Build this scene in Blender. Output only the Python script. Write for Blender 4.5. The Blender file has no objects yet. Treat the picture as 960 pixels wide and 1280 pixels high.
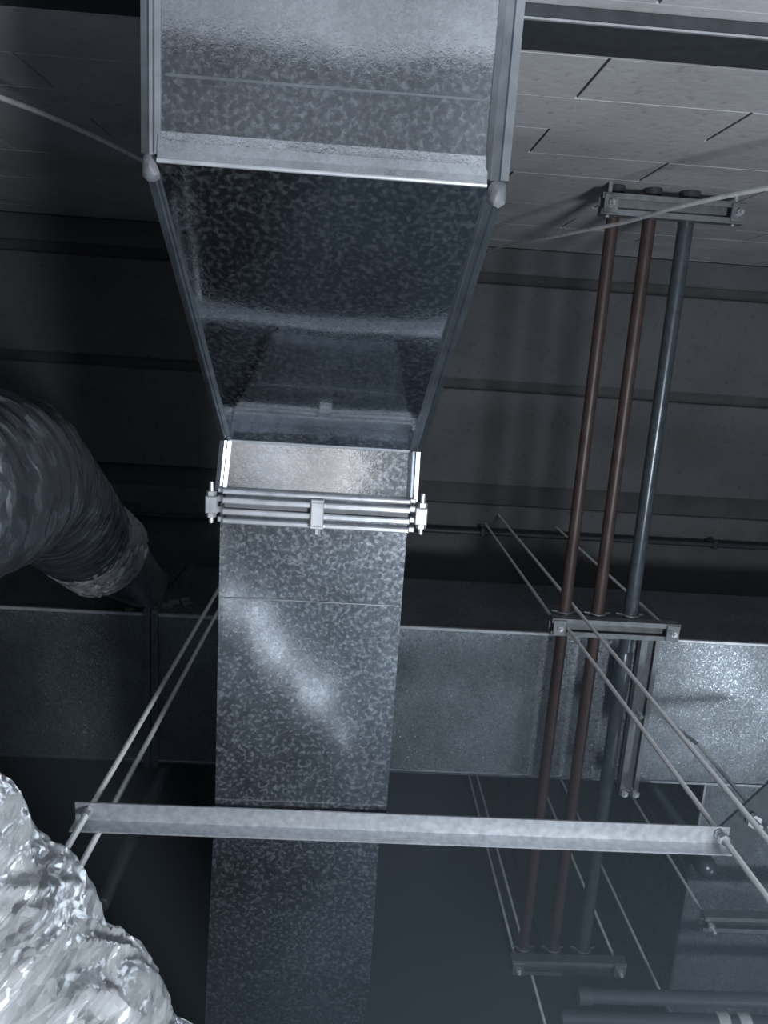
import bpy, math, random
from mathutils import Vector, Matrix, noise
random.seed(7)

# ------------------------------------------------------------------ camera, world, lights, exposure
scene = bpy.context.scene
COL = scene.collection
EYE = 1.3                                   # camera height above the floor; heights below are above the camera

cam_data = bpy.data.cameras.new('camera')
cam_data.sensor_fit = 'VERTICAL'
cam_data.sensor_height = 36.0
cam_data.lens = 36.0 * 930.0 / 1280.0
cam_data.clip_start = 0.02
cam = bpy.data.objects.new('camera', cam_data)
COL.objects.link(cam)
_zc = Vector((-30.0, -205.0, 930.0)).normalized()
_yc = Vector((-285.0, 4326.0, 930.0))
_yc = (_yc - _yc.dot(_zc) * _zc).normalized()
_xc = _yc.cross(_zc)
right = Vector((_xc[0], _yc[0], _zc[0]))
down = Vector((_xc[1], _yc[1], _zc[1]))
fwd = Vector((_xc[2], _yc[2], _zc[2]))
cam.matrix_world = Matrix((
    (right.x, -down.x, -fwd.x, 0.0),
    (right.y, -down.y, -fwd.y, 0.0),
    (right.z, -down.z, -fwd.z, EYE),
    (0, 0, 0, 1)))
scene.camera = cam

world = bpy.data.worlds.new('world')
world.use_nodes = True
world.node_tree.nodes['Background'].inputs['Color'].default_value = (0.02, 0.024, 0.03, 1)
world.node_tree.nodes['Background'].inputs['Strength'].default_value = 0.2
scene.world = world


def point_lamp(name, loc, power, radius, color):
    d = bpy.data.lights.new(name, 'POINT')
    d.energy = power
    d.shadow_soft_size = radius
    d.color = color
    o = bpy.data.objects.new(name, d)
    o.location = (loc[0], loc[1], loc[2] + EYE)
    COL.objects.link(o)
    return o


def spot_lamp(name, loc, aim, power, radius, color, angle, blend):
    d = bpy.data.lights.new(name, 'SPOT')
    d.energy = power
    d.shadow_soft_size = radius
    d.color = color
    d.spot_size = math.radians(angle)
    d.spot_blend = blend
    o = bpy.data.objects.new(name, d)
    o.location = (loc[0], loc[1], loc[2] + EYE)
    o.rotation_euler = (Vector(aim) - Vector(loc)).to_track_quat('-Z', 'Y').to_euler()
    COL.objects.link(o)
    return o


point_lamp('work_lamp', (0.50, 0.36, -0.40), 62.0, 0.105, (0.88, 0.94, 1.0))
spot_lamp('distant_lamp', (1.95, 1.55, -0.40), (1.70, 1.35, 1.5), 50.0, 0.10, (0.84, 0.92, 1.0), 80, 0.6)
point_lamp('phone_flash', (0.02, -0.03, 0.0), 0.20, 0.006, (0.95, 0.97, 1.0))

vs = scene.view_settings
vs.view_transform = 'Standard'
vs.look = 'None'
vs.gamma = 1.0
vs.use_curve_mapping = False
vs.exposure = 0.0


# ------------------------------------------------------------------ materials
def new_mat(name):
    m = bpy.data.materials.new(name)
    m.use_nodes = True
    nt = m.node_tree
    b = nt.nodes['Principled BSDF']
    return m, nt, b


def N(nt, kind, **kw):
    n = nt.nodes.new(kind)
    for k, v in kw.items():
        setattr(n, k, v)
    return n


def coords(nt, scale=(1, 1, 1)):
    tc = N(nt, 'ShaderNodeNewGeometry')
    mp = N(nt, 'ShaderNodeMapping')
    mp.inputs['Scale'].default_value = scale
    nt.links.new(tc.outputs['Position'], mp.inputs['Vector'])
    return mp.outputs['Vector']


def ramp(nt, src, stops):
    r = N(nt, 'ShaderNodeValToRGB')
    el = r.color_ramp.elements
    while len(el) < len(stops):
        el.new(0.5)
    for e, (p, c) in zip(el, stops):
        e.position = p
        e.color = c if len(c) == 4 else (*c, 1)
    nt.links.new(src, r.inputs['Fac'])
    return r.outputs['Color']


def grey(v):
    return (v, v, v, 1)


def galvanised(name, base=(0.60, 0.64, 0.68), spangle=190.0, rough=(0.12, 0.24), bump=0.06, wave=0.08, contrast=0.22, haze=(0.12, 0.75)):
    m, nt, b = new_mat(name)
    L = nt.links
    v = coords(nt)
    dist = N(nt, 'ShaderNodeTexNoise')
    dist.inputs['Scale'].default_value = spangle * 0.9
    L.new(v, dist.inputs['Vector'])
    add = N(nt, 'ShaderNodeMixRGB', blend_type='ADD')
    add.inputs['Fac'].default_value = 0.02
    L.new(v, add.inputs['Color1'])
    L.new(dist.outputs['Color'], add.inputs['Color2'])
    vor = N(nt, 'ShaderNodeTexVoronoi', feature='SMOOTH_F1')
    vor.inputs['Smoothness'].default_value = 0.35
    vor.inputs['Scale'].default_value = spangle
    L.new(add.outputs['Color'], vor.inputs['Vector'])
    sep = N(nt, 'ShaderNodeSeparateColor')
    L.new(vor.outputs['Color'], sep.inputs['Color'])
    big = N(nt, 'ShaderNodeTexNoise')
    big.inputs['Scale'].default_value = 9.0
    big.inputs['Detail'].default_value = 6.0
    L.new(v, big.inputs['Vector'])
    lo = tuple(c * (1 - contrast) for c in base)
    col = ramp(nt, sep.outputs['Red'], [(0.1, lo), (0.9, base)])
    dirt = ramp(nt, big.outputs['Fac'], [(0.35, grey(0.72)), (0.65, grey(1.0))])
    mul = N(nt, 'ShaderNodeMixRGB', blend_type='MULTIPLY')
    mul.inputs['Fac'].default_value = 1.0
    L.new(col, mul.inputs['Color1'])
    L.new(dirt, mul.inputs['Color2'])
    L.new(mul.outputs['Color'], b.inputs['Base Color'])
    b.inputs['Metallic'].default_value = 1.0
    rr = N(nt, 'ShaderNodeMapRange')
    rr.inputs['To Min'].default_value = rough[0]
    rr.inputs['To Max'].default_value = rough[1]
    L.new(sep.outputs['Green'], rr.inputs['Value'])
    L.new(rr.outputs['Result'], b.inputs['Roughness'])
    b1 = N(nt, 'ShaderNodeBump')
    b1.inputs['Strength'].default_value = wave
    b1.inputs['Distance'].default_value = 0.02
    n2 = N(nt, 'ShaderNodeTexNoise')
    n2.inputs['Scale'].default_value = 7.0
    n2.inputs['Detail'].default_value = 1.0
    L.new(v, n2.inputs['Vector'])
    L.new(n2.outputs['Fac'], b1.inputs['Height'])
    b2 = N(nt, 'ShaderNodeBump')
    b2.inputs['Strength'].default_value = bump
    b2.inputs['Distance'].default_value = 0.0012
    L.new(sep.outputs['Blue'], b2.inputs['Height'])
    L.new(b1.outputs['Normal'], b2.inputs['Normal'])
    L.new(b2.outputs['Normal'], b.inputs['Normal'])
    # zinc crystals: part of each cell scatters widely over the mirror-like sheet
    gl = N(nt, 'ShaderNodeBsdfAnisotropic')
    gl.inputs['Roughness'].default_value = 0.55
    L.new(mul.outputs['Color'], gl.inputs['Color'])
    fl_ = N(nt, 'ShaderNodeTexNoise')
    fl_.inputs['Scale'].default_value = spangle * 0.95
    fl_.inputs['Detail'].default_value = 2.5
    fl_.inputs['Distortion'].default_value = 0.25
    L.new(v, fl_.inputs['Vector'])
    fac = ramp(nt, fl_.outputs['Fac'], [(0.46, grey(haze[0])), (0.70, grey(haze[1]))])
    mx = N(nt, 'ShaderNodeMixShader')
    L.new(fac, mx.inputs['Fac'])
    L.new(b.outputs['BSDF'], mx.inputs[1])
    L.new(gl.outputs['BSDF'], mx.inputs[2])
    L.new(mx.outputs['Shader'], nt.nodes['Material Output'].inputs['Surface'])
    return m


def plain_metal(name, base, rough, metallic=1.0, noise_amt=0.3, scale=60.0, bump=0.15):
    m, nt, b = new_mat(name)
    L = nt.links
    v = coords(nt)
    n = N(nt, 'ShaderNodeTexNoise')
    n.inputs['Scale'].default_value = scale
    n.inputs['Detail'].default_value = 5.0
    L.new(v, n.inputs['Vector'])
    lo = tuple(c * (1 - noise_amt) for c in base)
    L.new(ramp(nt, n.outputs['Fac'], [(0.3, lo), (0.7, base)]), b.inputs['Base Color'])
    b.inputs['Metallic'].default_value = metallic
    b.inputs['Roughness'].default_value = rough
    bp = N(nt, 'ShaderNodeBump')
    bp.inputs['Strength'].default_value = bump
    bp.inputs['Distance'].default_value = 0.001
    L.new(n.outputs['Fac'], bp.inputs['Height'])
    L.new(bp.outputs['Normal'], b.inputs['Normal'])
    return m


def concrete(name, base, dark, scale=6.0, bump=0.4, rough=0.85):
    m, nt, b = new_mat(name)
    L = nt.links
    v = coords(nt)
    n1 = N(nt, 'ShaderNodeTexNoise')
    n1.inputs['Scale'].default_value = scale
    n1.inputs['Detail'].default_value = 8.0
    L.new(v, n1.inputs['Vector'])
    n2 = N(nt, 'ShaderNodeTexNoise')
    n2.inputs['Scale'].default_value = scale * 12
    n2.inputs['Detail'].default_value = 6.0
    L.new(v, n2.inputs['Vector'])
    c1 = ramp(nt, n1.outputs['Fac'], [(0.32, dark), (0.58, base)])
    c2 = ramp(nt, n2.outputs['Fac'], [(0.28, grey(0.55)), (0.42, grey(1.0))])
    mul = N(nt, 'ShaderNodeMixRGB', blend_type='MULTIPLY')
    mul.inputs['Fac'].default_value = 0.55
    L.new(c1, mul.inputs['Color1'])
    L.new(c2, mul.inputs['Color2'])
    L.new(mul.outputs['Color'], b.inputs['Base Color'])
    b.inputs['Roughness'].default_value = rough
    bp = N(nt, 'ShaderNodeBump')
    bp.inputs['Strength'].default_value = bump
    bp.inputs['Distance'].default_value = 0.003
    L.new(n2.outputs['Fac'], bp.inputs['Height'])
    L.new(bp.outputs['Normal'], b.inputs['Normal'])
    return m


def foil(name, base, rough, metallic, cells, tilt, mask):
    """crumpled sheet: cells of flat facets, each tilted its own way; cells are given per metre along and around the hose"""
    m, nt, b = new_mat(name)
    L = nt.links
    at = N(nt, 'ShaderNodeAttribute')
    at.attribute_name = 'hose_coord'
    ds = N(nt, 'ShaderNodeTexNoise')
    ds.inputs['Scale'].default_value = 28.0
    ds.inputs['Detail'].default_value = 2.0
    L.new(at.outputs['Vector'], ds.inputs['Vector'])
    ad = N(nt, 'ShaderNodeMixRGB', blend_type='ADD')
    ad.inputs['Fac'].default_value = 0.018
    L.new(at.outputs['Vector'], ad.inputs['Color1'])
    L.new(ds.outputs['Color'], ad.inputs['Color2'])
    geo = N(nt, 'ShaderNodeNewGeometry')
    normal = geo.outputs['Normal']
    mk = N(nt, 'ShaderNodeTexNoise')
    mk.inputs['Scale'].default_value = 7.0
    mk.inputs['Detail'].default_value = 2.0
    L.new(at.outputs['Vector'], mk.inputs['Vector'])
    mkr = N(nt, 'ShaderNodeMapRange')
    mkr.inputs['From Min'].default_value = 0.42
    mkr.inputs['From Max'].default_value = 0.60
    mkr.inputs['To Min'].default_value = mask
    mkr.inputs['To Max'].default_value = 1.0
    L.new(mk.outputs['Fac'], mkr.inputs['Value'])
    for (sc, k) in zip(cells, tilt):
        mp = N(nt, 'ShaderNodeMapping')
        mp.inputs['Scale'].default_value = sc
        mp.inputs['Rotation'].default_value = (0.0, 0.25, 0.45)
        L.new(ad.outputs['Color'], mp.inputs['Vector'])
        vo = N(nt, 'ShaderNodeTexVoronoi')
        vo.inputs['Scale'].default_value = 1.0
        L.new(mp.outputs['Vector'], vo.inputs['Vector'])
        su = N(nt, 'ShaderNodeVectorMath', operation='SUBTRACT')
        su.inputs[1].default_value = (0.5, 0.5, 0.5)
        L.new(vo.outputs['Color'], su.inputs[0])
        km = N(nt, 'ShaderNodeMath', operation='MULTIPLY')
        km.inputs[1].default_value = k
        L.new(mkr.outputs['Result'], km.inputs[0])
        scl = N(nt, 'ShaderNodeVectorMath', operation='SCALE')
        L.new(su.outputs['Vector'], scl.inputs[0])
        L.new(km.outputs['Value'], scl.inputs['Scale'])
        sm = N(nt, 'ShaderNodeVectorMath', operation='ADD')
        L.new(normal, sm.inputs[0])
        L.new(scl.outputs['Vector'], sm.inputs[1])
        normal = sm.outputs['Vector']
    nn = N(nt, 'ShaderNodeVectorMath', operation='NORMALIZE')
    L.new(normal, nn.inputs[0])
    L.new(nn.outputs['Vector'], b.inputs['Normal'])
    b.inputs['Base Color'].default_value = (*base, 1)
    b.inputs['Metallic'].default_value = metallic
    b.inputs['Roughness'].default_value = rough
    return m


M = {}
M['duct'] = galvanised('galvanised_duct_sheet', base=(0.62, 0.66, 0.71), spangle=250, rough=(0.06, 0.13), bump=0.03, contrast=0.15, haze=(0.10, 0.42))
M['run'] = galvanised('galvanised_run_sheet', base=(0.54, 0.58, 0.63), spangle=230, rough=(0.11, 0.19), bump=0.03, contrast=0.25, haze=(0.07, 0.46))
M['slope'] = galvanised('galvanised_slope_sheet', base=(0.58, 0.62, 0.67), spangle=250, rough=(0.035, 0.08), bump=0.02, contrast=0.12, wave=0.05, haze=(0.03, 0.24))
M['main'] = galvanised('galvanised_main_duct_sheet', base=(0.42, 0.46, 0.50), spangle=330, rough=(0.20, 0.40), bump=0.40, contrast=0.4, haze=(0.1, 0.8))
M['seam'] = plain_metal('folded_seam', (0.50, 0.54, 0.58), 0.34)
M['flange'] = plain_metal('bright_flange', (0.72, 0.75, 0.79), 0.36, metallic=0.55)
M['angle'] = plain_metal('galvanised_angle', (0.62, 0.65, 0.69), 0.42, metallic=0.55, scale=120)
M['strut'] = plain_metal('galvanised_strut', (0.30, 0.32, 0.34), 0.45, metallic=0.6)
M['rod'] = plain_metal('zinc_threaded_rod', (0.88, 0.90, 0.92), 0.35, metallic=0.2, noise_amt=0.15, scale=400)
M['nut'] = plain_metal('zinc_nut', (0.78, 0.81, 0.85), 0.3, metallic=0.6)
M['brown'] = plain_metal('red_brown_pipe_paint', (0.085, 0.054, 0.052), 0.42, metallic=0.0, noise_amt=0.35, scale=25)
M['greypipe'] = plain_metal('grey_steel_pipe', (0.11, 0.13, 0.15), 0.28, metallic=0.35)
M['dark_steel'] = plain_metal('dark_painted_steel', (0.060, 0.068, 0.078), 0.5, metallic=0.0)
M['grey_paint'] = plain_metal('grey_painted_steel', (0.11, 0.125, 0.14), 0.5, metallic=0.0)
M['cable'] = plain_metal('pale_cable_sheath', (0.85, 0.86, 0.87), 0.4, metallic=0.0)
M['sealant'] = plain_metal('grey_duct_sealant', (0.17, 0.18, 0.195), 0.55, metallic=0.0)
M['wall'] = concrete('painted_block', (0.64, 0.63, 0.645), (0.50, 0.49, 0.505), scale=5)
M['reflection_dark'] = concrete('reflection_dark_block', (0.075, 0.08, 0.088), (0.055, 0.06, 0.066), scale=5)  # made-up dark tone, unseen, added to darken the reflection in the low duct
M['mortar'] = concrete('mortar', (0.13, 0.13, 0.135), (0.08, 0.08, 0.085), scale=20)
M['ceiling'] = concrete('soffit_concrete', (0.145, 0.15, 0.158), (0.11, 0.114, 0.12), scale=4)
M['ceil_gap'] = concrete('soffit_joint', (0.10, 0.103, 0.108), (0.07, 0.072, 0.075), scale=10)
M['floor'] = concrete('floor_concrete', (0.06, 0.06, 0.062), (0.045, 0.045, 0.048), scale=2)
M['stand_in_box'] = concrete('stand_in_board', (0.80, 0.70, 0.64), (0.74, 0.63, 0.57), scale=8, bump=0.05)  # pale tone of the added box that the duct mirrors
M['soffit_shade'] = concrete('painted_soffit_shade', (0.030, 0.033, 0.038), (0.022, 0.025, 0.028), scale=3)  # near-black colour paints the shade of the ceiling past the main duct
M['foil'] = foil('silver_foil', (0.56, 0.575, 0.59), 0.40, 0.45, ((62, 13, 13), (150, 46, 46), (330, 150, 150)), (0.65, 0.70, 0.40), 0.40)
M['flex'] = foil('grey_foil_flex', (0.27, 0.295, 0.33), 0.20, 0.85, ((90, 14, 14), (260, 40, 40)), (0.35, 0.50), 0.45)


# ------------------------------------------------------------------ mesh building
class MB:
    def __init__(self):
        self.v = []
        self.f = []
        self.coord = None

    def add(self, vs_, fs):
        o = len(self.v)
        self.v += [Vector(p) for p in vs_]
        self.f += [tuple(i + o for i in f) for f in fs]
        return self

    def box(self, a, b, bev=0.0):
        x0, y0, z0 = a
        x1, y1, z1 = b
        if bev <= 0:
            return self.add([(x0, y0, z0), (x1, y0, z0), (x1, y1, z0), (x0, y1, z0), (x0, y0, z1), (x1, y0, z1), (x1, y1, z1), (x0, y1, z1)],
                            [(0, 3, 2, 1), (4, 5, 6, 7), (0, 1, 5, 4), (1, 2, 6, 5), (2, 3, 7, 6), (3, 0, 4, 7)])
        # chamfered along z-rings: three loops top and bottom inset
        def ring(i, z):
            return [(x0 + i, y0 + i, z), (x1 - i, y0 + i, z), (x1 - i, y1 - i, z), (x0 + i, y1 - i, z)]
        vv = ring(bev, z0) + ring(0, z0 + bev) + ring(0, z1 - bev) + ring(bev, z1)
        ff = [(3, 2, 1, 0), (12, 13, 14, 15)]
        for k in range(3):
            for i in range(4):
                j = (i + 1) % 4
                ff.append((4 * k + i, 4 * k + j, 4 * k + 4 + j, 4 * k + 4 + i))
        return self.add(vv, ff)

    def tube(self, pts, r, n=12, cap=True, closed_r=None):
        pts = [Vector(p) for p in pts]
        rr = r if isinstance(r, (list, tuple)) else [r] * len(pts)
        t0 = (pts[1] - pts[0]).normalized()
        up = Vector((0, 0, 1)) if abs(t0.z) < 0.9 else Vector((1, 0, 0))
        u = t0.cross(up).normalized()
        rings = []
        for i, p in enumerate(pts):
            if i == 0:
                t = t0
            elif i == len(pts) - 1:
                t = (pts[i] - pts[i - 1]).normalized()
            else:
                t = ((pts[i + 1] - p).normalized() + (p - pts[i - 1]).normalized()).normalized()
            u = (u - u.dot(t) * t).normalized()
            w = t.cross(u)
            rings.append([p + rr[i] * (math.cos(2 * math.pi * k / n) * u + math.sin(2 * math.pi * k / n) * w) for k in range(n)])
        vv = [q for ring in rings for q in ring]
        ff = []
        for i in range(len(pts) - 1):
            for k in range(n):
                a, b = i * n + k, i * n + (k + 1) % n
                ff.append((a, b, b + n, a + n))
        if cap:
            ff.append(tuple(range(n - 1, -1, -1)))
            ff.append(tuple((len(pts) - 1) * n + k for k in range(n)))
        return self.add(vv, ff)

    def prism(self, prof, p0, p1, ux, uy):
        """closed profile (list of 2-D points along ux, uy) swept from p0 to p1"""
        p0, p1, ux, uy = Vector(p0), Vector(p1), Vector(ux), Vector(uy)
        n = len(prof)
        vv = [p0 + a * ux + b * uy for a, b in prof] + [p1 + a * ux + b * uy for a, b in prof]
        ff = [(k, (k + 1) % n, n + (k + 1) % n, n + k) for k in range(n)]
        ff.append(tuple(range(n - 1, -1, -1)))
        ff.append(tuple(range(n, 2 * n)))
        return self.add(vv, ff)


def props(o, label=None, cat=None, group=None, kind=None):
    if label:
        o['label'] = label
    if cat:
        o['category'] = cat
    if group:
        o['group'] = group
    if kind:
        o['kind'] = kind
    return o


def thing(name, loc, label, cat, group=None, kind=None):
    o = bpy.data.objects.new(name, None)
    o.empty_display_size = 0.05
    o.location = (loc[0], loc[1], loc[2] + EYE)
    COL.objects.link(o)
    return props(o, label, cat, group, kind)


def world_loc(o):
    p = Vector(o.location)
    q = o.parent
    while q:
        p += Vector(q.location)
        q = q.parent
    return p


def build(name, mb, mat, parent=None, smooth=False, label=None):
    """all vertices come in scene coordinates (heights above the camera)"""
    vs_ = [v + Vector((0, 0, EYE)) for v in mb.v]
    if parent:
        org = world_loc(parent)
        loc = Vector((0, 0, 0))
    else:
        lo = Vector([min(v[i] for v in vs_) for i in range(3)])
        hi = Vector([max(v[i] for v in vs_) for i in range(3)])
        org = Vector(((lo.x + hi.x) / 2, (lo.y + hi.y) / 2, lo.z))
        loc = org
    me = bpy.data.meshes.new(name)
    me.from_pydata([tuple(v - org) for v in vs_], [], mb.f)
    me.update()
    if mb.coord:
        at = me.attributes.new('hose_coord', 'FLOAT_VECTOR', 'POINT')
        at.data.foreach_set('vector', [c for t in mb.coord for c in t])
    import bmesh
    bm = bmesh.new()
    bm.from_mesh(me)
    bmesh.ops.recalc_face_normals(bm, faces=bm.faces)
    bm.to_mesh(me)
    bm.free()
    me.materials.append(M[mat])
    if smooth:
        for p in me.polygons:
            p.use_smooth = True
        try:
            me.set_sharp_from_angle(angle=math.radians(40))
        except Exception:
            pass
    o = bpy.data.objects.new(name, me)
    o.location = loc
    if parent:
        o.parent = parent
    COL.objects.link(o)
    if label:
        o['label'] = label
    return o


def hexprism(mb, c, axis, r, h):
    c, axis = Vector(c), Vector(axis).normalized()
    return mb.tube([c - axis * h / 2, c + axis * h / 2], r, n=6)


# ------------------------------------------------------------------ the room
WALL_Y = -0.33
CEIL = 2.39
X0, X1, Y1 = -2.6, 3.6, 4.6
FLOOR = -EYE

fl = build('floor', MB().box((X0 - .1, WALL_Y - .2, FLOOR - .1), (X1 + .1, Y1 + .1, FLOOR)), 'floor')
props(fl, 'pale grey concrete floor below the ducts', 'floor', kind='structure')

# block wall behind: backing of mortar with every block proud of it
wb = build('wall_back', MB().box((X0, WALL_Y - .2, FLOOR), (X1, WALL_Y - .0030, CEIL + .12)), 'mortar')
props(wb, 'painted block wall in long courses behind the pipes', 'wall', kind='structure')
COURSE, LEN = 0.1345, 0.470
k0 = 0.905
meshes = {}
for k in range(-17, 12):
    z0 = k0 + k * COURSE
    z1 = z0 + COURSE
    if z0 < FLOOR or z0 > CEIL:
        continue
    z1 = min(z1, CEIL + .0)
    off = 0.258 if k % 2 == 0 else 0.490
    i = math.floor((-1.7 - off) / LEN)
    while off + i * LEN < 2.2:
        xa = off + i * LEN
        mb = MB()
        g = 0.0006
        dy = random.uniform(-.0005, .0005)
        # the shared block mesh sits at its own lower left corner
        paint = 'reflection_dark' if k <= -7 else 'wall'  # unseen lower courses darkened for what the duct mirrors
        key = (round(z1 - z0, 4), paint)
        if key not in meshes:
            m_ = MB().box((.0022, -.05, g), (LEN - .0022, 0, z1 - z0 - g), 0.0)
            me = bpy.data.meshes.new('block')
            me.from_pydata([tuple(v) for v in m_.v], [], m_.f)
            me.materials.append(M[paint])
            meshes[key] = me
        b = bpy.data.objects.new('block', meshes[key])
        b.parent = wb
        b.location = Vector((xa, WALL_Y + dy, z0 + EYE)) - Vector(wb.location)
        COL.objects.link(b)
        i += 1

for nm, a, b_, lab in (
        ('wall_left', (X0 - .1, WALL_Y - .2, FLOOR), (X0, Y1, CEIL + .12), 'plain concrete wall past the flexible hoses'),
        ('wall_right', (X1, WALL_Y - .2, FLOOR), (X1 + .1, Y1, CEIL + .12), 'plain concrete wall past the branch duct'),
        ('wall_front', (X0, Y1, FLOOR), (X1, Y1 + .1, CEIL + .12), 'plain concrete wall facing the block wall')):
    props(build(nm, MB().box(a, b_), 'ceiling'), lab, 'wall', kind='structure')

ce = build('ceiling', MB().box((X0, WALL_Y - .2, CEIL + .022), (X1, Y1, CEIL + .2)), 'ceil_gap')
props(ce, 'dark concrete soffit cast in wide planks with open joints', 'ceiling', kind='structure')
edges = [WALL_Y, -0.237, 0.09, 0.445, 0.780]
build('shade_sheet', MB().box((X0, .785, CEIL - .004), (X1, Y1, CEIL + .02)), 'soffit_shade', ce, label='ceiling sheet past the main duct, shade put into its black colour')  # added sheet, its black colour stands in for shade
for a, b_ in zip(edges[:-1], edges[1:]):
    ga = 0.0 if a == WALL_Y else (0.034 if abs(a - .445) < .01 else 0.016)
    gb = 0.034 if abs(b_ - .445) < .01 else 0.016
    build('plank', MB().box((X0, a + ga, CEIL), (X1, min(b_ - gb, Y1), CEIL + .03), 0.004), 'ceiling', ce)

# dark steel trunking across the block wall
tr = thing('cable_trunking', (0.5, WALL_Y + .01, .79), 'dark steel trunking fixed along the block wall', 'trunking')
build('body', MB().box((X0 + .02, WALL_Y + .001, .787), (X1 - .02, -.316, .861)), 'dark_steel', tr)
build('edge_strip', MB().box((X0 + .02, -.3165, .784), (X1 - .02, -.3145, .7870)), 'flange', tr, label='bright metal lower edge')


# ------------------------------------------------------------------ offset supply duct
class P2:
    pass


duct = thing('supply_duct', (-.03, .1, .511), 'galvanised supply duct stepping up from low box to raised run', 'duct')
W_A = (-.1335, .0750)
W_C = (-.1405, .0625)
ZA, ZC = .511, .790
YA, YB = -.1065, .1045


def grid_panel(mb, c00, c10, c11, c01, nx, ny, bulge=0.0):
    """bilinear panel with a little oil-canning"""
    c00, c10, c11, c01 = map(Vector, (c00, c10, c11, c01))
    n = (c10 - c00).cross(c01 - c00).normalized()
    vv = []
    for j in range(ny + 1):
        for i in range(nx + 1):
            s, t = i / nx, j / ny
            p = (c00 * (1 - s) + c10 * s) * (1 - t) + (c01 * (1 - s) + c11 * s) * t
            e = 16 * s * (1 - s) * t * (1 - t)
            p = p + n * bulge * e * (0.6 + 0.8 * noise.noise(p * 9.0))
            vv.append(p)
    ff = []
    for j in range(ny):
        for i in range(nx):
            a = j * (nx + 1) + i
            ff.append((a, a + 1, a + nx + 2, a + nx + 1))
    mb.add(vv, ff)


def duct_section(name, ya, za, yb, zb, wa, wb_, th, mat='duct', bulge=.002, cut=None):
    """hollow box run between two (y, z) stations: bottom, top and sides"""
    mb = MB()
    n1 = 14
    # bottom
    grid_panel(mb, (wa[0], ya, za), (wa[1], ya, za), (wb_[1], yb, zb), (wb_[0], yb, zb), n1, n1, bulge)
    grid_panel(mb, (wa[0], ya, za + th[0]), (wa[1], ya, za + th[0]), (wb_[1], yb, zb + th[1]), (wb_[0], yb, zb + th[1]), 4, 4, 0)
    for i in (0, 1):
        grid_panel(mb, (wa[i], ya, za), (wb_[i], yb, zb), (wb_[i], yb, zb + th[1]), (wa[i], ya, za + th[0]), 4, 4, 0)
    o = build(name, mb, mat, duct, smooth=True)
    return o


duct_section('box_section', WALL_Y + .002, ZA, YA - .036, ZA, W_A, W_A, (.19, .19))
mb = MB()
for j in range(6):
    t0, t1 = j / 6, (j + 1) / 6
    grid_panel(mb, (W_A[0], YA - .036 * (1 - t0), ZA - .0045 * t0 ** 3), (W_A[1], YA - .036 * (1 - t0), ZA - .0045 * t0 ** 3), (W_A[1], YA - .036 * (1 - t1), ZA - .0045 * t1 ** 3), (W_A[0], YA - .036 * (1 - t1), ZA - .0045 * t1 ** 3), 6, 1, 0)
for i in (0, 1):
    grid_panel(mb, (W_A[i], YA - .036, ZA), (W_A[i], YA, ZA - .0045), (W_A[i], YA, ZA + .19), (W_A[i], YA - .036, ZA + .19), 2, 2, 0)
grid_panel(mb, (W_A[0], YA - .036, ZA + .19), (W_A[1], YA - .036, ZA + .19), (W_A[1], YA, ZA + .19), (W_A[0], YA, ZA + .19), 2, 2, 0)
build('rolled_lip', mb, 'duct', duct, smooth=True)
duct_section('sloped_section', YA, ZA - .0045, YB, ZC, W_A, (-.1315, .0600), (.19, .19), mat='slope', bulge=-.0015)
duct_section('collar_section', YB, ZC, .172, ZC, (-.1315, .0600), (-.136, .0610), (.19, .19), bulge=.001)
duct_section('straight_section', .172, ZC, .566, ZC, W_C, W_C, (.19, .19), mat='run', bulge=.002)
duct_section('far_section', .566, ZC + .001, 2.2, ZC + .055, (-.1420, .0560), (-.190, .0700), (.19, .19), mat='run', bulge=.002)


def seam(p0, p1, side, w=.011, h=.012, name='corner_seam', drop=.0015):
    """folded seam standing out along a bottom corner edge"""
    p0, p1 = Vector(p0), Vector(p1)
    d = (p1 - p0).normalized()
    ux = Vector((side, 0, 0))
    uz = d.cross(Vector((1, 0, 0)))
    if uz.z < 0:
        uz = -uz
    mb = MB()
    mb.prism([(-.0015, -drop), (.0018, -drop - .0012), (.0030, .0008), (w * .55, -.0004), (w * .62, -.0024), (w, -.0016), (w, h), (-.0015, h)], p0, p1, ux, uz)
    return build(name, mb, 'seam', duct)


for s, i in ((-1, 0), (1, 1)):
    wv = 1.0 if s < 0 else 1.35
    seam((W_A[i], WALL_Y + .002, ZA), (W_A[i], YA - .004, ZA), s, .0105 * wv, .014)
    ex = (-.1315, .0600)[i]
    seam((W_A[i], YA + .004, ZA + .005), (ex, YB - .003, ZC - .004), s, .0095 * wv, .012)
    seam((ex, YB, ZC), ((-.136, .0610)[i], .158, ZC), s, .0105, .012)
    # sealed corner lump where the seams meet
    mb = MB()
    c = Vector((W_A[i] + s * .006 * wv, YA + .002, ZA + .006))
    vv = []
    ff = []
    nu, nv = 10, 7
    for a in range(nv + 1):
        th = math.pi * a / nv
        for b_ in range(nu):
            ph = 2 * math.pi * b_ / nu
            d = Vector((math.sin(th) * math.cos(ph), math.sin(th) * math.sin(ph), math.cos(th)))
            r = 1 + .35 * noise.noise(d * 1.7 + c * 40)
            vv.append(c + Vector((d.x * .0062, d.y * .0095, d.z * .0062)) * r)
    for a in range(nv):
        for b_ in range(nu):
            q = (b_ + 1) % nu
            ff.append((a * nu + b_, a * nu + q, (a + 1) * nu + q, (a + 1) * nu + b_))
    mb.add(vv, ff)
    build('corner_sealant', mb, 'sealant', duct, smooth=True)

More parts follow.
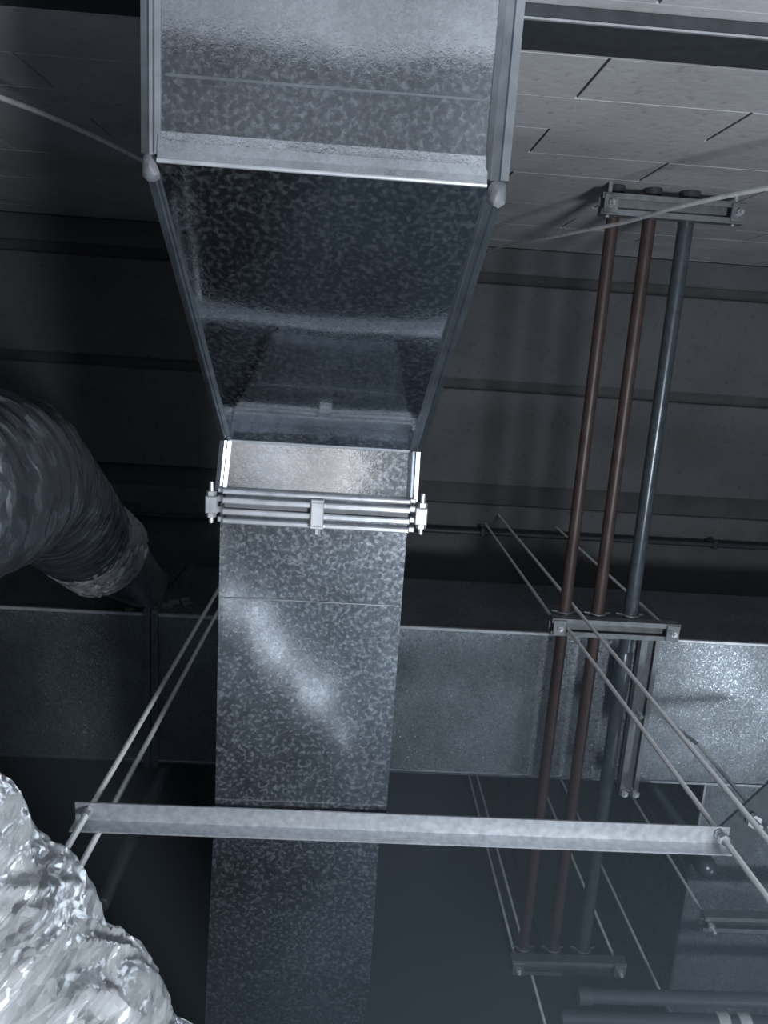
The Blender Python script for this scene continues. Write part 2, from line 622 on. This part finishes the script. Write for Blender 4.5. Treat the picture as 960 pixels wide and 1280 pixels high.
# folded edges across the duct and stiffening beads
build('folded_edge', MB().tube([(W_A[0], YA, ZA - .0042), (W_A[1], YA, ZA - .0042)], .0014, 8), 'flange', duct, smooth=True)
build('folded_edge', MB().tube([(-.1315, YB, ZC), (.0600, YB, ZC)], .0015, 8), 'flange', duct, smooth=True)
build('bead', MB().tube([(W_A[0] + .004, -.157, ZA + .0006), (W_A[1] - .004, -.157, ZA + .0006)], .0012, 6), 'seam', duct, smooth=True)
build('bead', MB().tube([(W_C[0] + .003, .279, ZC + .0006), (W_C[1] - .003, .279, ZC + .0006)], .0011, 6), 'seam', duct, smooth=True)

# flanged joint: two frames, gasket, cleat and corner bolts
xa, xb = -.1430, .0700
for (ya, yb, dz) in ((.1555, .1600, .011), (.1640, .1700, .013), (.1760, .1820, .013), (.1870, .1925, .010)):
    mb = MB()
    mb.box((xa + .006, ya, ZC - dz), (xb - .006, yb, ZC + .004), .0012)
    mb.box((xa, ya, ZC - .004), (xa + .0085, yb, ZC + .20), .001)
    mb.box((xb - .0085, ya, ZC - .004), (xb, yb, ZC + .20), .001)
    build('flange', mb, 'flange', duct)
build('gasket', MB().box((xa + .008, .1705, ZC - .007), (xb - .008, .1755, ZC + .004)), 'sealant', duct)
cl = MB()
cl.box((-.0425, .1625, ZC - .0175), (-.0285, .1885, ZC - .0135), .001)
cl.box((-.0425, .1600, ZC - .0175), (-.0285, .1628, ZC - .004), .0006)
cl.box((-.0425, .1885, ZC - .0175), (-.0285, .1915, ZC - .004), .0006)
cleat = build('cleat', cl, 'flange', duct)
build('screw', hexprism(MB(), (-.0350, .1945, ZC - .012), (0, 1, 0), .0035, .007), 'nut', cleat)
for x, s in ((xa, -1), (xb, 1)):
    ear = MB().box((min(x, x + s * .013), .1650, ZC - .006), (max(x, x + s * .013), .1835, ZC + .010), .001)
    build('corner_ear', ear, 'flange', duct)
    bm_ = MB().tube([(x + s * .0075, .150, ZC + .002), (x + s * .0075, .195, ZC + .002)], .0026, 10)
    bolt = build('bolt', bm_, 'nut', duct, smooth=True)
    for yy in (.1625, .1860):
        build('nut', hexprism(MB(), (x + s * .0075, yy, ZC + .002), (0, 1, 0), .0055, .005), 'nut', bolt)


# ------------------------------------------------------------------ big main duct across, its take-off
HD, TD, YF, YK = 1.54, 1.90, .592, .942
md = thing('main_duct', (.4, (YF + YK) / 2, HD), 'large rectangular galvanised main duct running across above the pipes', 'duct')
joints = [X0 + .01, -1.62, -.418, 1.42, 2.4, X1 - .01]
for a, b_ in zip(joints[:-1], joints[1:]):
    mb = MB()
    nx = max(6, int((b_ - a) / .06))
    grid_panel(mb, (a, YF, HD), (b_, YF, HD), (b_, YK, HD), (a, YK, HD), nx, 10, .0025)
    grid_panel(mb, (a, YF, TD), (b_, YF, TD), (b_, YK, TD), (a, YK, TD), 4, 2, 0)
    grid_panel(mb, (a, YF, HD), (b_, YF, HD), (b_, YF, TD), (a, YF, TD), nx, 6, .001)
    grid_panel(mb, (a, YK, HD), (b_, YK, HD), (b_, YK, TD), (a, YK, TD), nx, 6, .001)
    build('duct_section', mb, 'main', md, smooth=True)
for x in joints[1:-1]:
    for dx in (-.0085, .0085):
        mb = MB()
        xx0, xx1 = x + dx - .007, x + dx + .007
        mb.box((xx0, YF - .012, HD - .010), (xx1, YK + .012, HD), .001)
        mb.box((xx0, YF - .012, HD), (xx1, YF, TD + .010), .001)
        mb.box((xx0, YK, HD), (xx1, YK + .012, TD + .010), .001)
        mb.box((xx0, YF, TD), (xx1, YK, TD + .010), .001)
        build('joint_flange', mb, 'main', md)
for y in (YF, YK):
    build('corner_seam', MB().box((X0 + .02, y - .0035, HD - .0025), (X1 - .02, y + .0035, HD + .006), .001), 'flange' if y == YF else 'seam', md)

# take-off: saddle plate, cone
n = 40
base_c = Vector((-.462, YF, 1.705))
end_c = Vector((-.520, .435, 1.500))
axis = (end_c - base_c).normalized()
side = axis.cross(Vector((0, 0, 1))).normalized()
upv = side.cross(axis).normalized()
RE = .088
rings = []
for t in (0.0, .2, .4, .6, .8, .92, 1.0, 1.1, 1.25):
    ring = []
    for k in range(n):
        a = 2 * math.pi * k / n
        flat = base_c + Vector((-math.cos(a) * .040 - math.sin(a) * .028, 0, math.sin(a) * .145))
        rnd = end_c + side * -math.cos(a) * RE * -1 + upv * math.sin(a) * RE
        e = min(t, 1.0)
        q = flat.lerp(rnd, e)
        if t > 1:
            q = q + (end_c - base_c) * (t - 1)
        ring.append(q)
    rings.append(ring)
vv = [q for r_ in rings for q in r_]
ff = []
for i in range(len(rings) - 1):
    for k in range(n):
        q = (k + 1) % n
        ff.append((i * n + k, i * n + q, (i + 1) * n + q, (i + 1) * n + k))
mb = MB()
mb.add(vv, ff)
tk = build('take_off_collar', mb, 'seam', md, smooth=True, label='bare metal collar')
mb = MB()
lst = [q + Vector((0, -.003, 0)) for q in rings[0]]
mb.tube(lst + [lst[0]], [.0045 + .004 * abs(noise.noise(q * 30)) for q in lst] + [.005], 6)
build('sealant_bead', mb, 'sealant', tk, smooth=True, label='pale smeared sealant')
mb = MB()
for (x, z, r) in ((-.39, 1.60, .010), (-.372, 1.625, .007), (-.40, 1.575, .012), (-.43, 1.550, .012), (-.36, 1.60, .006), (-.47, 1.545, .008)):
    mb.tube([(x, YF + .001, z), (x - .004, YF - .003, z + .006), (x + .010, YF - .003, z + .016), (x + .014, YF + .001, z + .022)], [r * .5, r, r * .8, r * .3], 8)
build('sealant_smear', mb, 'sealant', md, smooth=True)


# ------------------------------------------------------------------ hoses
def catmull(pts, per):
    pts = [Vector(p) for p in pts]
    P = [pts[0] * 2 - pts[1]] + pts + [pts[-1] * 2 - pts[-2]]
    out = []
    for i in range(1, len(P) - 2):
        for k in range(per):
            t = k / per
            a, b_, c, d = P[i - 1], P[i], P[i + 1], P[i + 2]
            out.append(.5 * ((2 * b_) + (-a + c) * t + (2 * a - 5 * b_ + 4 * c - d) * t * t + (-a + 3 * b_ - 3 * c + d) * t ** 3))
    out.append(pts[-1])
    return out


def resample(path, step):
    out = [path[0]]
    acc = 0.0
    for a, b_ in zip(path[:-1], path[1:]):
        seg = (b_ - a).length
        pos = step - acc
        while pos <= seg:
            out.append(a + (b_ - a) * (pos / seg))
            pos += step
        acc = (acc + seg) % step if seg >= step - acc else acc + seg
    return out


def hose(path, nseg, rad_fn):
    """surface of revolution along the path; rad_fn(s, angle, point) gives the radius"""
    t0 = (path[1] - path[0]).normalized()
    u = t0.cross(Vector((0, 0, 1)))
    if u.length < .1:
        u = t0.cross(Vector((1, 0, 0)))
    u.normalize()
    vv, ff, cc = [], [], []
    s = 0
    for i, p in enumerate(path):
        if i:
            s += (p - path[i - 1]).length
        t = (path[min(i + 1, len(path) - 1)] - path[max(i - 1, 0)]).normalized()
        u = (u - u.dot(t) * t).normalized()
        w = t.cross(u)
        for k in range(nseg):
            a = 2 * math.pi * k / nseg
            cc.append((s, math.cos(a) * .1, math.sin(a) * .1))
            d = math.cos(a) * u + math.sin(a) * w
            vv.append(p + d * rad_fn(s, a, p + d * .1))
    for i in range(len(path) - 1):
        for k in range(nseg):
            q = (k + 1) % nseg
            ff.append((i * nseg + k, i * nseg + q, (i + 1) * nseg + q, (i + 1) * nseg + k))
    ff.append(tuple(range(nseg - 1, -1, -1)))
    ff.append(tuple((len(path) - 1) * nseg + k for k in range(nseg)))
    out = MB().add(vv, ff)
    out.coord = cc
    return out


def fold(v):
    return 1 - 2 * abs(v)


# dark ribbed hose from the collar, dropping towards the viewer on the left
c_end = end_c
fpath = catmull([c_end, c_end + axis * .05, (-.535, .335, 1.36), (-.520, .245, 1.20), (-.472, .195, 1.02), (-.412, .172, .84), (-.448, .170, .715), (-.60, .145, .62), (-.88, .15, .52), (-1.25, .25, .20), (-1.5, .35, -.45), (-1.55, .4, -1.2)], 24)
fpath = resample(fpath, .0022)


def rad_flex(s, a, p):
    ph = s / .026 + .5 * noise.noise(Vector((math.cos(a) * 1.5, math.sin(a) * 1.5, s * 6)))
    rib = 1 - abs(2 * (ph - math.floor(ph)) - 1)
    ca, sa = math.cos(a), math.sin(a)
    w1 = fold(noise.noise(Vector((s * 75 + a * .9, ca * 1.7, sa * 1.7))))
    w2 = fold(noise.noise(Vector((s * 150 - a * 1.3, ca * 3.2, sa * 3.2 + 4))))
    neck = min(1.0, .90 + s * .6)
    return (.099 + .0030 * rib + .0022 * w1 + .0013 * w2) * neck


fx = thing('flexible_duct', (-.6, .35, .2), 'dark ribbed flexible duct hose bending up into round collar', 'flexible duct')
build('hose', hose(fpath, 72, rad_flex), 'flex', fx, smooth=True)
tape = [c_end + axis * (-.035 + .0025 * k) for k in range(38)]
mb = hose(tape, 90, lambda q, a, p: .0945 + .0045 * fold(noise.noise(Vector((q * 70, math.cos(a) * 6, math.sin(a) * 6)))) + .0012 * noise.noise(p * 300))
build('foil_tape', mb, 'foil', fx, smooth=True, label='crumpled shiny foil tape around the collar')


gpath = resample(catmull([(-1.5, .0, -1.2), (-1.3, -.05, -.4), (-.95, -.08, .18), (-.62, -.02, .40), (-.475, .125, .405), (-.378, .252, .42), (-.288, .393, .43), (-.186, .535, .42), (-.105, .660, .40), (-.065, .80, .36), (-.05, 1.0, .26), (-.10, 1.25, -.05), (-.2, 1.4, -.6), (-.22, 1.45, -1.2)], 30), .0030)


def rad_foil(s, a, p):
    ca, sa = math.cos(a), math.sin(a)
    lob = .0085 * abs(math.sin(math.pi * s / .085 + .45 * math.sin(a)))
    ww = noise.noise(Vector((s * 14, ca * 2, sa * 2)))
    f1 = fold(noise.noise(Vector((s * 34 + a * 2.2 + ww * 1.2, ca * 1.1, sa * 1.1))))
    q = Vector((s * 42 + a * 1.6 + ww * .6, ca * 2.3, sa * 2.3))
    d1 = noise.voronoi(q)[0]
    c1 = d1[1] - d1[0]
    q = Vector((s * 105 + a * 2.5, ca * 7.5 + ww, sa * 7.5))
    d2 = noise.voronoi(q)[0]
    c2 = d2[1] - d2[0]
    patch = max(.15, min(1.0, .40 + 2.6 * noise.noise(Vector((s * 8, ca * 1.4 + 3, sa * 1.4)))))
    return .092 + lob + .0050 * f1 + .0045 * c1 + .0030 * c2 * patch


fo = thing('foil_hose', (-.25, .4, .1), 'crumpled silver foil insulated hose close beside the lower angle bar', 'flexible duct')
build('foil_jacket', hose(gpath, 180, rad_foil), 'foil', fo, smooth=True)


# ------------------------------------------------------------------ struts, rods, pipes
def rod_mesh(x, y, za, zb, r=.0040):
    """threaded rod: crests and roots every millimetre"""
    n = 8
    m = max(2, int((zb - za) / .001))
    vv, ff = [], []
    for i in range(m + 1):
        z = za + (zb - za) * i / m
        rr = r if i % 2 == 0 else r - .0008
        for k in range(n):
            a = 2 * math.pi * (k + .5) / n
            vv.append((x + math.cos(a) * rr, y + math.sin(a) * rr, z))
    for i in range(m):
        for k in range(n):
            q = (k + 1) % n
            ff.append((i * n + k, i * n + q, (i + 1) * n + q, (i + 1) * n + k))
    ff.append(tuple(range(n - 1, -1, -1)))
    ff.append(tuple(m * n + k for k in range(n)))
    return MB().add(vv, ff)


def strut_mesh(x0, x1, yc, zb, w=.038, h=.024, axis='x'):
    """slotted channel, open side down, swept along x or y"""
    t, lip = .0025, .010
    hw = w / 2
    prof = [(-hw, 0), (-hw + lip, 0), (-hw + lip, .004), (-hw + t, .004), (-hw + t, h - t), (hw - t, h - t), (hw - t, .004), (hw - lip, .004), (hw - lip, 0), (hw, 0), (hw, h), (-hw, h)]
    if axis == 'x':
        return MB().prism(prof, (x0, yc, zb), (x1, yc, zb), (0, 1, 0), (0, 0, 1))
    return MB().prism(prof, (yc, x0, zb), (yc, x1, zb), (1, 0, 0), (0, 0, 1))


PX = (.4660, .5370, .6090)          # the three pipes
PR = (.0122, .0128, .0148)
HB = 1.45
PZ = HB + .026
SX = (.431, .703)


def clamp_part(parent, x, y, r):
    mb = MB()
    arc = []
    for k in range(13):
        a = math.pi * k / 12
        arc.append((x + math.cos(a) * (r + .002), y, PZ + r + math.sin(a) * (r + .002)))
    arc = [(x + r + .016, y, PZ + .001), (x + r + .003, y, PZ + .002)] + arc + [(x - r - .003, y, PZ + .002), (x - r - .016, y, PZ + .001)]
    mb.tube(arc, .0030, 6)
    # the lower cradle flares out ahead of the strut
    lo = []
    for k in range(9):
        a = math.pi + math.pi * k / 8
        lo.append((x + math.cos(a) * (r + .0025), y - .022, PZ + r + math.sin(a) * (r + .0015)))
    lo = [(x - r - .014, y - .022, PZ + r + .004)] + lo + [(x + r + .014, y - .022, PZ + r + .004)]
    mb.tube(lo, .0022, 6)
    return build('pipe_clamp', mb, 'strut', parent, smooth=True)


def trapeze(y, label, top=CEIL, hung=True):
    t = thing('pipe_trapeze' if hung else 'wall_strut', ((SX[0] + SX[1]) / 2, y, HB), label, 'pipe support', 'struts carrying the three pipes')
    build('strut', strut_mesh(SX[0], SX[1], y, HB), 'strut', t)
    for x in (SX[0] + .016, SX[1] - .016):
        wsh = build('square_washer', MB().box((x - .0135, y - .0165, HB - .005), (x + .0135, y + .0165, HB - .0002), .0008), 'strut', t)
        build('nut', hexprism(MB(), (x, y, HB - .0085), (0, 0, 1), .0065, .007), 'nut', wsh)
        if hung:
            build('threaded_rod', rod_mesh(x, y, HB - .018, top + .002, .0036), 'rod', t, smooth=True)
        else:
            build('wall_bolt', MB().tube([(x, WALL_Y - .01, HB + .014), (x, y + .022, HB + .014)], .004, 8), 'nut', t, smooth=True)
            build('bolt_tip', rod_mesh(x, y, HB - .018, HB + .01, .0036), 'nut', t, smooth=True)
    for x, r in zip(PX, PR):
        clamp_part(t, x, y, r)
    return t


trapeze(WALL_Y + .040, 'short grey strut bolted to block wall where three pipes meet it', hung=False)
trapeze(.541, 'strut trapeze on thin rods under front edge of main duct', hung=True)
trapeze(1.381, 'strut trapeze hung past the main duct at pipe elbows', hung=True)

labs = ('outer red-brown pipe of three, away from the grey pipe', 'red-brown pipe running between another brown pipe and grey pipe', 'grey steel pipe, thickest of the three parallel pipes')
for x, r, mt, lab in zip(PX, PR, ('brown', 'brown', 'greypipe'), labs):
    z = PZ + r
    path = [(x, WALL_Y + .002, z), (x, .2, z), (x, .9, z), (x, 1.40, z)]
    R = .05
    for k in range(1, 9):
        a = math.pi / 2 * k / 8
        path.append((x, 1.40 + R * math.sin(a), z + R * (1 - math.cos(a))))
    path.append((x, 1.40 + R, CEIL - .002))
    p = thing('pipe', (x, .5, z - r), lab, 'pipe')
    build('tube', MB().tube(path, r, 24), mt, p, smooth=True)
    build('wall_sleeve', MB().tube([(x, WALL_Y + .001, z), (x, WALL_Y + .012, z)], r + .004, 24), 'dark_steel', p, smooth=True)
    if mt == 'greypipe':
        build('coupling', MB().tube([(x, .60, z), (x, .605, z), (x, .705, z), (x, .71, z)], [r, r + .0028, r + .0028, r], 24), mt, p, smooth=True)

# angle bar with its two rods, one on each side of the supply duct
ab = thing('angle_bar', (.09, .54, .755), 'galvanised angle bar slung on rods under the supply duct', 'angle bar')
xL, xR = -.300, .478
bar = MB().prism([(-.0145, .0275), (.0100, .0275), (.0100, .0055), (.0078, .0055), (.0078, .0253), (-.0145, .0253)], (xL, .5495, .7555), (xR, .5495, .7555), (0, 1, 0), (0, 0, 1))
build('angle', bar, 'angle', ab)
for x in (-.2835, .4655):
    build('threaded_rod', rod_mesh(x, .5430, .60, HB - .001 if x > 0 else CEIL + .002, .0037), 'rod', ab, smooth=False)
    for zz in (.7765, .7690):
        build('nut', hexprism(MB(), (x, .5430, zz), (0, 0, 1), .0072 if x > 0 else .0052, .0058), 'nut', ab)

for x, y, zb, lab in ((.487, .5085, .50, 'long bright threaded rod hanging past the strut trapeze and angle bar'),
                      (-.270, .5655, .55, 'thin bright threaded rod hanging between angle bar and supply duct'),
                      (.500, 1.455, 1.2, 'faint threaded rod hanging just past the strut at pipe elbows'),
                      (.800, 1.45, 1.2, 'faint threaded rod hanging between pipe elbows and branch duct')):
    r_ = build('threaded_rod', rod_mesh(x, y, zb, CEIL + .002, .0037), 'rod', smooth=True)
    props(r_, lab, 'threaded rod', 'free hanging threaded rods')

# channel bolted under the main duct beside the grey pipe
ch = thing('duct_strut', (.672, .76, 1.508), 'slotted channel crossing under main duct beside the grey pipe', 'duct support')
build('channel', strut_mesh(YF - .012, YK + .020, .672, HD - .030, w=.042, h=.0185, axis='y'), 'strut', ch)
build('bolt', rod_mesh(.668, .757, HD - .048, HD - .012, .005), 'nut', ch, smooth=True)
for dx in (-.012, .014):
    b_ = build('end_bolt', rod_mesh(.672 + dx, YK + .012, HD - .045, TD + .1, .0036), 'rod', ch, smooth=True)
    build('nut', hexprism(MB(), (.672 + dx, YK + .012, HD - .036), (0, 0, 1), .0085, .008), 'nut', b_)

# conduit along the soffit with clips, and the box it ends in
cd = thing('conduit', (.6, .556, 2.32), 'thin dark conduit clipped along the soffit behind the rods', 'conduit')
build('tube', MB().tube([(-.700, .560, 2.325), (1.0, .556, 2.325), (X1 - .01, .55, 2.325)], .0085, 10), 'dark_steel', cd, smooth=True)
for x in (-.30, .428, 1.195, 1.95):
    mb = MB().box((x - .007, .552 - .012, 2.312), (x + .007, .552 + .016, 2.340), .002)
    mb.box((x - .004, .552 - .003, 2.338), (x + .004, .552 + .005, CEIL + .001))
    build('clip', mb, 'dark_steel', cd)
jb = thing('junction_box', (-.69, .575, 2.28), 'small grey junction box on the conduit above the ribbed hose', 'junction box')
build('box', MB().box((-.735, .535, 2.285), (-.683, .620, CEIL), .004), 'grey_paint', jb)
build('cover', MB().box((-.732, .538, 2.281), (-.686, .617, 2.286), .001), 'grey_paint', jb)

# vertical drops beyond the main duct
dp = thing('drop_pipe', (-.392, .965, 1.12), 'slim grey vertical pipe dropping past the main duct over angle bar', 'pipe')
build('tube', MB().tube([(-.392, .965, 1.125), (-.392, .965, CEIL)], .013, 16), 'greypipe', dp, smooth=True)
build('end_cap', MB().tube([(-.392, .965, 1.118), (-.392, .965, 1.121), (-.392, .965, 1.145)], [.010, .0145, .0145], 16), 'greypipe', dp, smooth=True)
dq = thing('drop_pipe', (.748, .966, 1.26), 'vertical grey pipe with domed end beside the branch duct', 'pipe')
build('tube', MB().tube([(.748, .966, 1.29), (.748, .966, CEIL)], .0145, 18), 'greypipe', dq, smooth=True)
dome = [(.748, .966, 1.258 + .018 * (1 - math.cos(math.pi / 2 * k / 5))) for k in range(6)]
build('domed_cap', MB().tube(dome + [(.748, .966, 1.315)], [max(.001, .0205 * math.sin(math.pi / 2 * k / 5)) for k in range(6)] + [.0205], 20), 'greypipe', dq, smooth=True)

# branch duct leaving the main duct on the right, its support and bracket
bd = thing('branch_duct', (1.1, 2.2, HD), 'galvanised branch duct leaving back of main duct', 'duct')
mb = MB()
grid_panel(mb, (.865, YK, HD), (1.36, YK, HD), (1.36, 3.6, HD), (.865, 3.6, HD), 8, 30, .002)
grid_panel(mb, (.865, YK, TD), (1.36, YK, TD), (1.36, 3.6, TD), (.865, 3.6, TD), 2, 2, 0)
for x in (.865, 1.36):
    grid_panel(mb, (x, YK, HD), (x, 3.6, HD), (x, 3.6, TD), (x, YK, TD), 20, 4, .001)
build('duct_body', mb, 'main', bd, smooth=True)
build('corner_seam', MB().box((.861, YK, HD - .002), (.868, 3.6, HD + .006), .001), 'seam', bd)
bt = thing('duct_strut', (1.1, 1.21, 1.40), 'strut hung on rods under the branch duct', 'duct support')
build('strut', strut_mesh(.838, 1.40, 1.205, 1.400), 'strut', bt)
for x in (.852, 1.385):
    build('threaded_rod', rod_mesh(x, 1.205, 1.375, CEIL + .002, .0036), 'rod', bt, smooth=True)
    build('nut', hexprism(MB(), (x, 1.205, 1.395), (0, 0, 1), .008, .008), 'nut', bt)
for y, xs, cps, lab in ((1.352, .555, (), 'faint grey pipe crossing under the branch duct past the pipe elbows'),
                        (1.412, .525, (.888, .936), 'faint grey pipe with two pale couplings beyond the pipe elbows')):
    sp = thing('far_pipe', (1.5, y, 1.325), lab, 'pipe')
    build('tube', MB().tube([(xs, y, 1.35), (X1 - .01, y, 1.35)], .0155, 16), 'grey_paint', sp, smooth=True)
    build('end_cap', MB().tube([(xs - .004, y, 1.35), (xs, y, 1.35), (xs + .03, y, 1.35)], [.012, .0185, .0185], 16), 'grey_paint', sp, smooth=True)
    for xx in cps:
        build('coupling', MB().tube([(xx - .013, y, 1.35), (xx + .013, y, 1.35)], .0205, 18), 'cable', sp, smooth=True)

bk = thing('pipe_bracket', (.79, .80, 1.20), 'dark folded bracket with pale bolt beside end of angle bar', 'bracket')
mb = MB()
d1 = Vector((.62, -.78, 0)).normalized()
d2 = Vector((.78, .62, 0)).normalized()
c = Vector((.795, .822, 1.235))
mb.prism([(-.060, 0), (.075, 0), (.075, .006), (-.060, .006)], c - d2 * .030, c + d2 * .034, d1, (0, 0, 1))
mb.prism([(-.060, 0), (.075, 0), (.075, .06), (-.060, .06)], c + d2 * .034, c + d2 * .039, d1, (0, 0, 1))
build('plate', mb, 'grey_paint', bk)
bb = build('bolt', MB().tube([c + Vector((-.004, .0, -.034)), c + Vector((-.004, 0, .02))], .0065, 12), 'nut', bk, smooth=True)
build('bolt_head', hexprism(MB(), c + Vector((-.004, 0, -.012)), (0, 0, 1), .014, .010), 'nut', bb)
build('hanger_rod', rod_mesh(c.x + .035, c.y + .02, 1.22, HD - .003, .0045), 'rod', bk, smooth=True)
build('pipe_stub', MB().tube([c + Vector((.05, .045, .01)), c + Vector((.25, .03, .01))], .011, 14), 'greypipe', bk, smooth=True)

# pale cables
def cable(name, pts, r, label):
    o = build(name, MB().tube(catmull(pts, 12), r, 8), 'cable', smooth=True)
    return props(o, label, 'cable')


cable('cable', [(.62, -.24, .85), (.525, -.24, 1.03), (.470, -.24, 1.19), (.445, -.24, 1.33), (.415, -.243, 1.455), (.37, -.25, 1.66), (.34, -.27, 1.95), (.33, -.29, CEIL - .002)], .0034, 'pale cable sagging in front of the wall strut')
cable('cable', [(-.56, -.25, .72), (-.453, -.268, 1.0), (-.395, -.268, 1.15), (-.362, -.268, 1.285), (-.30, -.268, 1.55), (-.25, -.27, 1.9), (-.24, -.28, CEIL - .002)], .0034, 'pale cable rising along block wall behind supply duct')

# unseen box added on the floor, standing in for a pale reflection in the duct
ct = thing('reflection_stand_in', (-.22, .12, FLOOR), 'unseen pale box added on the floor under the supply duct', 'stand_in_box')
build('box_body', MB().box((-.46, -.26, FLOOR), (.0, .46, -.77), .003), 'stand_in_box', ct)
for xx in (-.345, -.115):
    build('flap', MB().box((xx - .113, -.26, -.77), (xx + .113, .46, -.766), .001), 'stand_in_box', ct)
build('tape', MB().box((-.255, -.262, -.766), (-.205, .462, -.7652)), 'cable', ct)

# thin bluish dust haze in the air past the angle bar, lit by the lamps (a property of the air, so it belongs to the world)
wnt = world.node_tree
tcw = N(wnt, 'ShaderNodeNewGeometry')
sxyz = N(wnt, 'ShaderNodeSeparateXYZ')
wnt.links.new(tcw.outputs['Position'], sxyz.inputs['Vector'])
rng = N(wnt, 'ShaderNodeMapRange')
rng.inputs['From Min'].default_value = 0.50
rng.inputs['From Max'].default_value = 0.70
rng.inputs['To Min'].default_value = 0.0
rng.inputs['To Max'].default_value = 0.26
wnt.links.new(sxyz.outputs['Y'], rng.inputs['Value'])
vol = N(wnt, 'ShaderNodeVolumePrincipled')
vol.inputs['Color'].default_value = (0.66, 0.83, 1.0, 1)
wnt.links.new(rng.outputs['Result'], vol.inputs['Density'])
wnt.links.new(vol.outputs['Volume'], wnt.nodes['World Output'].inputs['Volume'])
